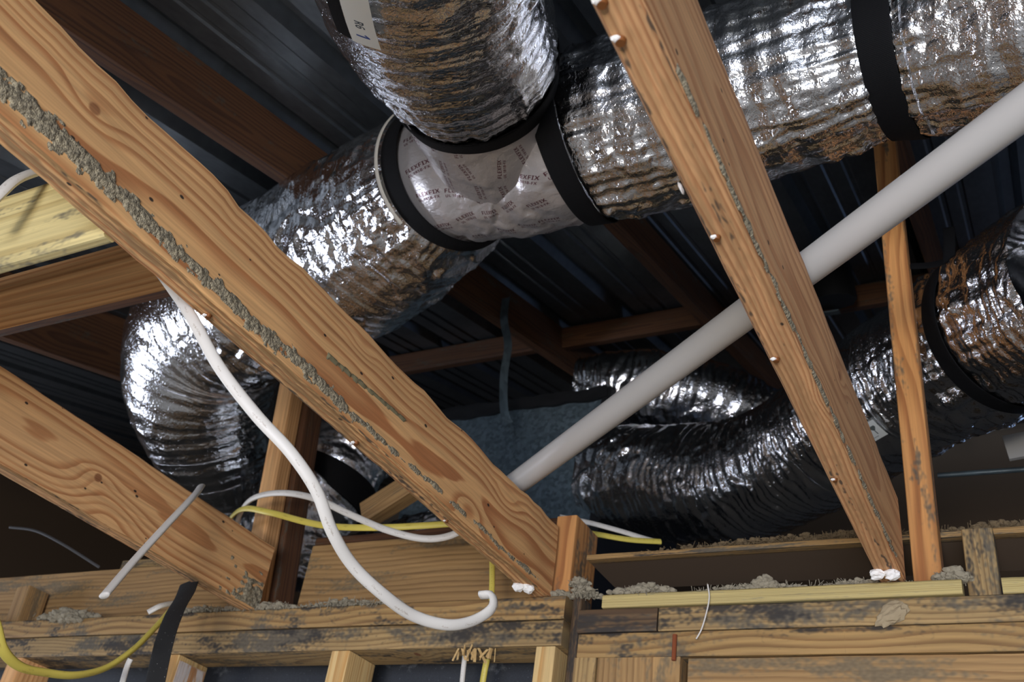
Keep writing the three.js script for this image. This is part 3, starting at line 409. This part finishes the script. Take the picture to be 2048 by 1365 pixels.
const matWhiteC = smudge(208, 203, 193), matYel = smudge(204, 186, 84);
function cable(label, pts, hw, ht, mat, up) { const m = new THREE.Mesh(sheath(pts, hw, ht, up), mat); m.name = numbered('electric_cable'); m.castShadow = m.receiveShadow = true; scene.add(m); return tag(m, label, 'cable'); }
cable('long white flat cable hanging from the middle joist in a loop with a curled end', [[-0.944, 2.567, -0.613], [-0.858, 2.487, -0.609], [-0.790, 2.422, -0.600], [-0.744, 2.363, -0.619], [-0.702, 2.316, -0.652], [-0.674, 2.288, -0.684], [-0.657, 2.260, -0.717], [-0.653, 2.230, -0.752], [-0.650, 2.210, -0.793], [-0.637, 2.195, -0.837], [-0.624, 2.188, -0.888], [-0.602, 2.192, -0.927], [-0.586, 2.209, -0.955], [-0.576, 2.227, -0.967], [-0.581, 2.242, -0.970], [-0.597, 2.244, -0.972]], 0.0066, 0.0042, matWhiteC);
cable('short cut white cable hanging over the lower left joist', [[-1.483, 2.633, -1.290], [-1.379, 2.558, -1.193], [-1.328, 2.505, -1.136], [-1.296, 2.435, -1.082], [-1.269, 2.352, -1.026], [-1.237, 2.270, -0.970]], 0.0085, 0.005, matWhiteC);
cable('white cable arching over to the back of the middle joist, above the yellow one', [[-1.563, 2.630, -1.491], [-1.513, 2.645, -1.442], [-1.432, 2.647, -1.385], [-1.332, 2.636, -1.355], [-1.224, 2.606, -1.340], [-1.138, 2.570, -1.349], [-1.052, 2.538, -1.366], [-0.995, 2.533, -1.398], [-0.951, 2.541, -1.410], [-0.903, 2.575, -1.425]], 0.0066, 0.005, matWhiteC);
cable('yellow cable running behind the leaning post to the middle joist', [[-1.581, 2.624, -1.475], [-1.525, 2.638, -1.434], [-1.451, 2.630, -1.392], [-1.362, 2.605, -1.374], [-1.220, 2.564, -1.367], [-1.093, 2.544, -1.358], [-0.981, 2.568, -1.416], [-0.901, 2.590, -1.457]], 0.0066, 0.004, matYel);
cable('white cable end on the deck right of the brown block', [[-0.841, 2.665, -1.616], [-0.796, 2.669, -1.661], [-0.751, 2.669, -1.706], [-0.713, 2.668, -1.747], [-0.692, 2.671, -1.777]], 0.006, 0.004, matWhiteC);
cable('yellow cable end on the deck right of the brown block', [[-0.817, 2.644, -1.639], [-0.780, 2.650, -1.678], [-0.734, 2.655, -1.720], [-0.684, 2.665, -1.760]], 0.0066, 0.004, matYel);
cable('yellow cable dropping behind the curled end of the white loop', [[-0.883, 2.510, -1.456], [-0.870, 2.468, -1.445], [-0.858, 2.426, -1.433]], 0.005, 0.004, matYel);
cable('white cable coming out of the splintered hole under the plate', [[-0.943, 2.377, -1.511], [-0.939, 2.358, -1.507], [-0.942, 2.329, -1.515], [-0.945, 2.293, -1.525]], 0.0045, 0.004, matWhiteC);
cable('yellow cable coming out of the splintered hole under the plate', [[-0.908, 2.383, -1.530], [-0.904, 2.363, -1.527], [-0.909, 2.339, -1.532], [-0.915, 2.298, -1.541]], 0.0055, 0.004, matYel);
cable('bright yellow cable loop in the lower left corner over the plate', [[-1.361, 2.242, -0.861], [-1.365, 2.211, -0.906], [-1.373, 2.183, -0.942], [-1.382, 2.173, -0.986], [-1.384, 2.179, -1.033], [-1.381, 2.191, -1.084], [-1.383, 2.219, -1.137], [-1.388, 2.261, -1.180], [-1.411, 2.314, -1.229], [-1.441, 2.373, -1.281], [-1.473, 2.425, -1.332], [-1.500, 2.456, -1.366]], 0.0085, 0.005, matYel);
cable('white cable end hanging under the plate left of the black strap', [[-1.469, 2.274, -1.254], [-1.472, 2.264, -1.255], [-1.468, 2.235, -1.253], [-1.471, 2.204, -1.259]], 0.0055, 0.004, matWhiteC);
cable('short white cable lying on the plate behind the black strap', [[-1.490, 2.367, -1.274], [-1.477, 2.381, -1.283], [-1.482, 2.400, -1.316], [-1.500, 2.416, -1.352]], 0.006, 0.004, matWhiteC);
cable('white cable end at the far left edge beside the middle joist', [[-0.940, 2.459, -0.415], [-0.939, 2.494, -0.422], [-0.942, 2.522, -0.430], [-0.949, 2.554, -0.448], [-0.968, 2.598, -0.480]], 0.0075, 0.005, matWhiteC);
cable('thin grey wire hanging in the dark below the lower left joist', [[-2.016, 2.581, -1.279], [-1.947, 2.574, -1.293], [-1.878, 2.551, -1.314], [-1.790, 2.511, -1.367]], 0.003, 0.003, new THREE.MeshStandardMaterial({ color: 0x3c3b3a, roughness: 0.7 }));
const matWorn = (() => { const S = 256, c = new Uint8Array(S * S * 4); for (let i = 0; i < S * S; i++) { const x = i % S, y = i / S | 0, m = sstep(0.52, 0.62, 0.7 * N3(x * 0.05, y * 0.09, 2.2) + 0.5 * N3(x * 0.16, y * 0.25, 8)), v = lerp(17, 150, m); c.set([v, v, v * 0.97, 255], i * 4); } return new THREE.MeshStandardMaterial({ map: tex(c, S, S, true), roughness: 0.8 }); })();
{ const m = new THREE.Mesh(mergeGeometries([sheath([[-0.071, 3.120, -1.509], [-0.074, 3.077, -1.505], [-0.080, 3.031, -1.503], [-0.092, 2.974, -1.497], [-0.100, 2.922, -1.497]], 0.010, 0.0015, [0, 0, 1], 40), sheath([[-0.144, 3.055, -1.518], [-0.110, 3.047, -1.515], [-0.079, 3.043, -1.507]], 0.007, 0.0015, [0, 0, 1], 20)]), matStrap); m.name = numbered('duct_strap'); scene.add(m); tag(m, 'loose black strap ends sticking up above the duct at the right edge', 'strap'); }
{ // black strap hanging over the left plates
  const c = [[-1.461, 2.444, -1.321], [-1.403, 2.393, -1.267], [-1.364, 2.344, -1.223], [-1.344, 2.292, -1.203], [-1.335, 2.245, -1.200], [-1.331, 2.189, -1.206]];
  const m = new THREE.Mesh(sheath(c, 0.019, 0.0014, [0.3, 0.3, 1], 80), matWorn); m.name = numbered('duct_strap'); m.castShadow = m.receiveShadow = true; scene.add(m); tag(m, 'scuffed black strap hanging down over the left plates', 'strap');
}

// ---------- insulation debris, foam, splinters ----------
const matFluff = new THREE.MeshStandardMaterial({ color: 0x8f8671, roughness: 1 });
const matBank = new THREE.MeshStandardMaterial({ color: 0x6b5a40, roughness: 1 });
function fluff(label, spots, mat = matFluff, name = 'insulation_debris') { // [x, y, z, spread x, spread z, n, size]
  const pool = Array.from({ length: 40 }, (_, i) => lumpGeo(1, i * 1.37, [1.2, 0.75, 1], 1)), r = rng(spots.length * 17 + Math.round(spots[0][0] * -100)), gs = [];
  for (const [x, y, z, sx, sz, n, size] of spots) for (let i = 0; i < n * 3; i++) { const q = (r() + r() + r()) / 1.5 - 1, k = size * (0.22 + 0.55 * r() * r()), g = pool[r() * 40 | 0].clone().scale(k, k, k); g.rotateY(r() * 6); g.translate(x + q * sx, EYE + y + k * 0.35 + (1 - Math.abs(q)) * size * 1.4 * r(), z + (r() - 0.5) * sz); gs.push(g); if (r() < 0.35) { const f = new THREE.CylinderGeometry(0.0006, 0.0004, 0.012 + 0.012 * r(), 4); f.rotateZ(r() * 3); f.rotateY(r() * 6); f.translate(x + q * sx, EYE + y + k, z + (r() - 0.3) * sz); gs.push(f.toNonIndexed()); } }
  const m = new THREE.Mesh(mergeGeometries(gs.map(g => { const h = g.index ? g.toNonIndexed() : g; return h; })), mat); m.name = numbered(name); m.castShadow = m.receiveShadow = true; m.userData = { label, category: 'insulation', kind: 'stuff' }; scene.add(m);
}
fluff('clump of grey insulation on the left plate beside the small block', [[-1.97, 0.60, -1.475, 0.12, 0.03, 120, 0.015], [-1.95, 0.59, -1.458, 0.06, 0.012, 60, 0.014]]);
fluff('grey insulation scattered at the foot of the leaning post', [[-1.40, 0.60, -1.475, 0.12, 0.03, 120, 0.011], [-1.20, 0.60, -1.475, 0.16, 0.03, 110, 0.008], [-1.56, 0.60, -1.475, 0.12, 0.03, 90, 0.010]]);
fluff('grey insulation heaped around the brown block at the wall gap', [[-0.70, 0.60, -1.47, 0.03, 0.03, 70, 0.009], [-0.755, 0.60, -1.480, 0.035, 0.012, 70, 0.010], [-0.715, 0.62, -1.475, 0.02, 0.02, 40, 0.009], [-0.60, 0.598, -1.475, 0.07, 0.02, 90, 0.012]]);
fluff('grey insulation tufts on the pale strip under the right joist', [[-0.42, 0.597, -1.475, 0.12, 0.015, 120, 0.007], [-0.40, 0.597, -1.472, 0.03, 0.01, 60, 0.012], [-0.13, 0.60, -1.48, 0.03, 0.02, 70, 0.012], [-0.26, 0.597, -1.475, 0.1, 0.015, 80, 0.006]]);
fluff('brown insulation bank lying on the deck edge at the right', [[-0.35, 0.713, -1.585, 0.36, 0.05, 500, 0.009], [-0.02, 0.713, -1.60, 0.24, 0.06, 600, 0.012], [-0.30, 0.713, -1.60, 0.14, 0.06, 400, 0.012]], matBank);
{
  const l = lumpGeo(0.019, 6.3, [1.3, 0.68, 0.55], 3); l.rotateZ(0.5); const m = new THREE.Mesh(l, new THREE.MeshStandardMaterial({ color: 0x9b8a6c, roughness: 0.95 })); m.name = 'foam_blob'; m.position.set(...[-0.212, 2.388, -1.458]); scene.add(m); tag(m, 'beige blob of dried foam on the upper board of the right wall', 'foam');
  const r = rng(66), t = thing('splintered_hole', 'splintered wood chips around the cable hole under the left plates', 'wood chips', [-0.897, 2.349, -1.470]);
  for (let i = 0; i < 16; i++) { const g = new THREE.BoxGeometry(0.003 + 0.003 * r(), 0.018 + 0.012 * r(), 0.0016); g.rotateZ((r() - 0.5) * 1.6); g.rotateY(r() * 3); g.translate((r() - 0.5) * 0.075, -0.004 * r(), (r() - 0.5) * 0.02); part('splinter', g, W.stud, t); }
}
{ // rusty nail on the right wall and a loose thread
  const g = new THREE.CylinderGeometry(0.0035, 0.0035, 0.04, 10); const m = new THREE.Mesh(g, new THREE.MeshStandardMaterial({ color: 0x7a3d1c, roughness: 0.9 })); m.name = 'rusty_bolt'; m.position.set(...[-0.534, 2.345, -1.455]); scene.add(m); tag(m, 'short rusty bolt standing in front of the right wall boards', 'bolt');
  cable('thin pale string hanging over the right wall boards', [[-0.482, 2.442, -1.450], [-0.479, 2.421, -1.450], [-0.483, 2.392, -1.448], [-0.490, 2.368, -1.448], [-0.497, 2.355, -1.448]], 0.0011, 0.0011, matWhiteC);
}

// ---------- the rest of the place ----------
const matDry = new THREE.MeshStandardMaterial({ color: 0xb9b4aa, roughness: 0.95 }), matConc = new THREE.MeshStandardMaterial({ color: 0xb4b0a6, roughness: 0.9 }), matAtticShade = new THREE.MeshStandardMaterial({ color: 0x5f4c38, roughness: 0.95 });  // attic brown is darkened: deep shade put into the colour of walls and deck
const box = (x0, x1, y0, y1, z0, z1) => { const g = new THREE.BoxGeometry(x1 - x0, y1 - y0, z1 - z0); g.translate((x0 + x1) / 2, (y0 + y1) / 2, (z0 + z1) / 2); return g; };
struct('floor', box(-4.6, 3.6, -0.1, 0, -4.7, 2.5), matConc);
struct('wall_left', mergeGeometries([box(-4.7, -4.6, 0, 1.4, -4.7, 2.5), box(-4.7, -4.6, 2.2, 4.6, -4.7, 2.5), box(-4.7, -4.6, 1.4, 2.2, -4.7, -1.2), box(-4.7, -4.6, 1.4, 2.2, 0.1, 2.5)]), matAtticShade);
struct('wall_right', box(3.6, 3.7, 0, 4.6, -4.7, 2.5), matDry);
struct('wall_back', mergeGeometries([box(-4.6, -0.3, 0, 2.44, 2.4, 2.5), box(1.5, 3.6, 0, 2.44, 2.4, 2.5), box(-0.3, 1.5, 0, 0.85, 2.4, 2.5), box(-0.3, 1.5, 2.05, 2.44, 2.4, 2.5)]), matDry);
struct('wall_far', mergeGeometries([box(-4.6, 0.4, 0, 4.6, -4.7, -4.6), box(1.1, 3.6, 0, 4.6, -4.7, -4.6), box(0.4, 1.1, 0, 3.1, -4.7, -4.6), box(0.4, 1.1, 3.5, 4.6, -4.7, -4.6)]), matAtticShade);
const matSheathing = (() => { // asphalt-faced sheathing board, scuffed and dusty
  const S = 512, c = new Uint8Array(S * S * 4), r = rng(12); for (let i = 0; i < S * S; i++) { const x = i % S, y = i / S | 0, d = sstep(0.3, 0.75, N3(x * 0.02, y * 0.03, 4) + 0.5 * N3(x * 0.11, y * 0.11, 6) + 0.3 * N3(x * 0.4, y * 0.4, 2)), k = 0.9 + 0.2 * r(), sp = r() > 0.9985 ? 60 : 0; c.set([(50 + 44 * d) * k + sp, (53 + 44 * d) * k + sp, (58 + 42 * d) * k + sp, 255], i * 4); }
  const t = tex(c, S, S, true); t.repeat.set(12, 4); return new THREE.MeshStandardMaterial({ map: t, roughness: 0.85 });
})();
struct('wall_partition', box(-4.6, 3.6, 0, 2.425, -1.66, -1.64), matSheathing);
struct('floor_attic', box(-4.6, 3.6, 2.36, 2.40, -4.6, -1.665), matDry);
{ const t = thing('plywood_deck', 'narrow plywood walkway strip above the dark slot of the right wall', 'plywood', [-0.74, EYE + 0.70, -1.56]); const g = new THREE.BoxGeometry(2.6, 0.012, 0.13); g.translate(1.3, 0.006, -0.065); part('sheet', g, matAtticShade, t); const e = timberGeo({ L: 2.6, w: 0.02, d: 0.011, mat: W.plate2, segs: 60, wane: 0.003, ch: 0.001 }); e.rotateY(Math.PI / 2); e.translate(0, -0.001, 0.006); part('edge_strip', e, W.plate2, t); }  // sheet cut narrow and darkened in colour to deepen the shade in the slot

timber('wood_brace', 'short diagonal board end showing under the middle joist, above the yellow cable', 'lumber', { at: [-1.428, 2.761, -1.765], dir: [0.229, 0.106, 0.024], up: [0, 1, 0], L: 0.2, w: 0.04, d: 0.06, mat: W.header, u0: 0.3, segs: 8 });
{ const t = thing('metal_bar', 'thin dim bar crossing the dark at the right edge, under the white panel', 'bar', [-0.190, 2.992, -2.211]), g = new THREE.CylinderGeometry(0.006, 0.006, 0.6, 10); g.rotateZ(Math.PI / 2); g.translate(0.29, 0, 0); part('rod', g, matGalv, t); t.rotation.z = -0.02; }
{ const t = thing('ceiling_register', 'pale flat panel corner at the right edge under the dark duct', 'panel', [0.012, 2.946, -2.017]), g = new THREE.BoxGeometry(0.12, 0.055, 0.01); part('plate', g, matPVC, t); t.rotation.z = 0.12; }
// added lamp, out of view behind the camera, supplying the main light
{
  const t = thing('added_lamp', 'added unseen lamp on a stand behind the camera', 'lamp', [0.10, 0, 1.56]), aim = new THREE.Vector3(-0.45, 2.6, -1.3);
  const st = new THREE.CylinderGeometry(0.012, 0.014, 1.34, 12); st.translate(0, 0.67, 0.04); part('stand', st, matBlack, t);
  const hd = new THREE.BoxGeometry(0.34, 0.26, 0.05); hd.translate(0, 0, -0.03); const head = part('housing', hd, matBlack, t); head.position.set(0, 1.42, -0.03); head.lookAt(aim);
  const pn = new THREE.PlaneGeometry(0.30, 0.22); const lens = part('lamp_lens', pn, new THREE.MeshStandardMaterial({ color: 0x111111, emissive: 0xfff4e6, emissiveIntensity: 6 }), t); lens.position.set(0, 1.4195, -0.045); lens.lookAt(aim);
}
renderer.render(scene, camera);
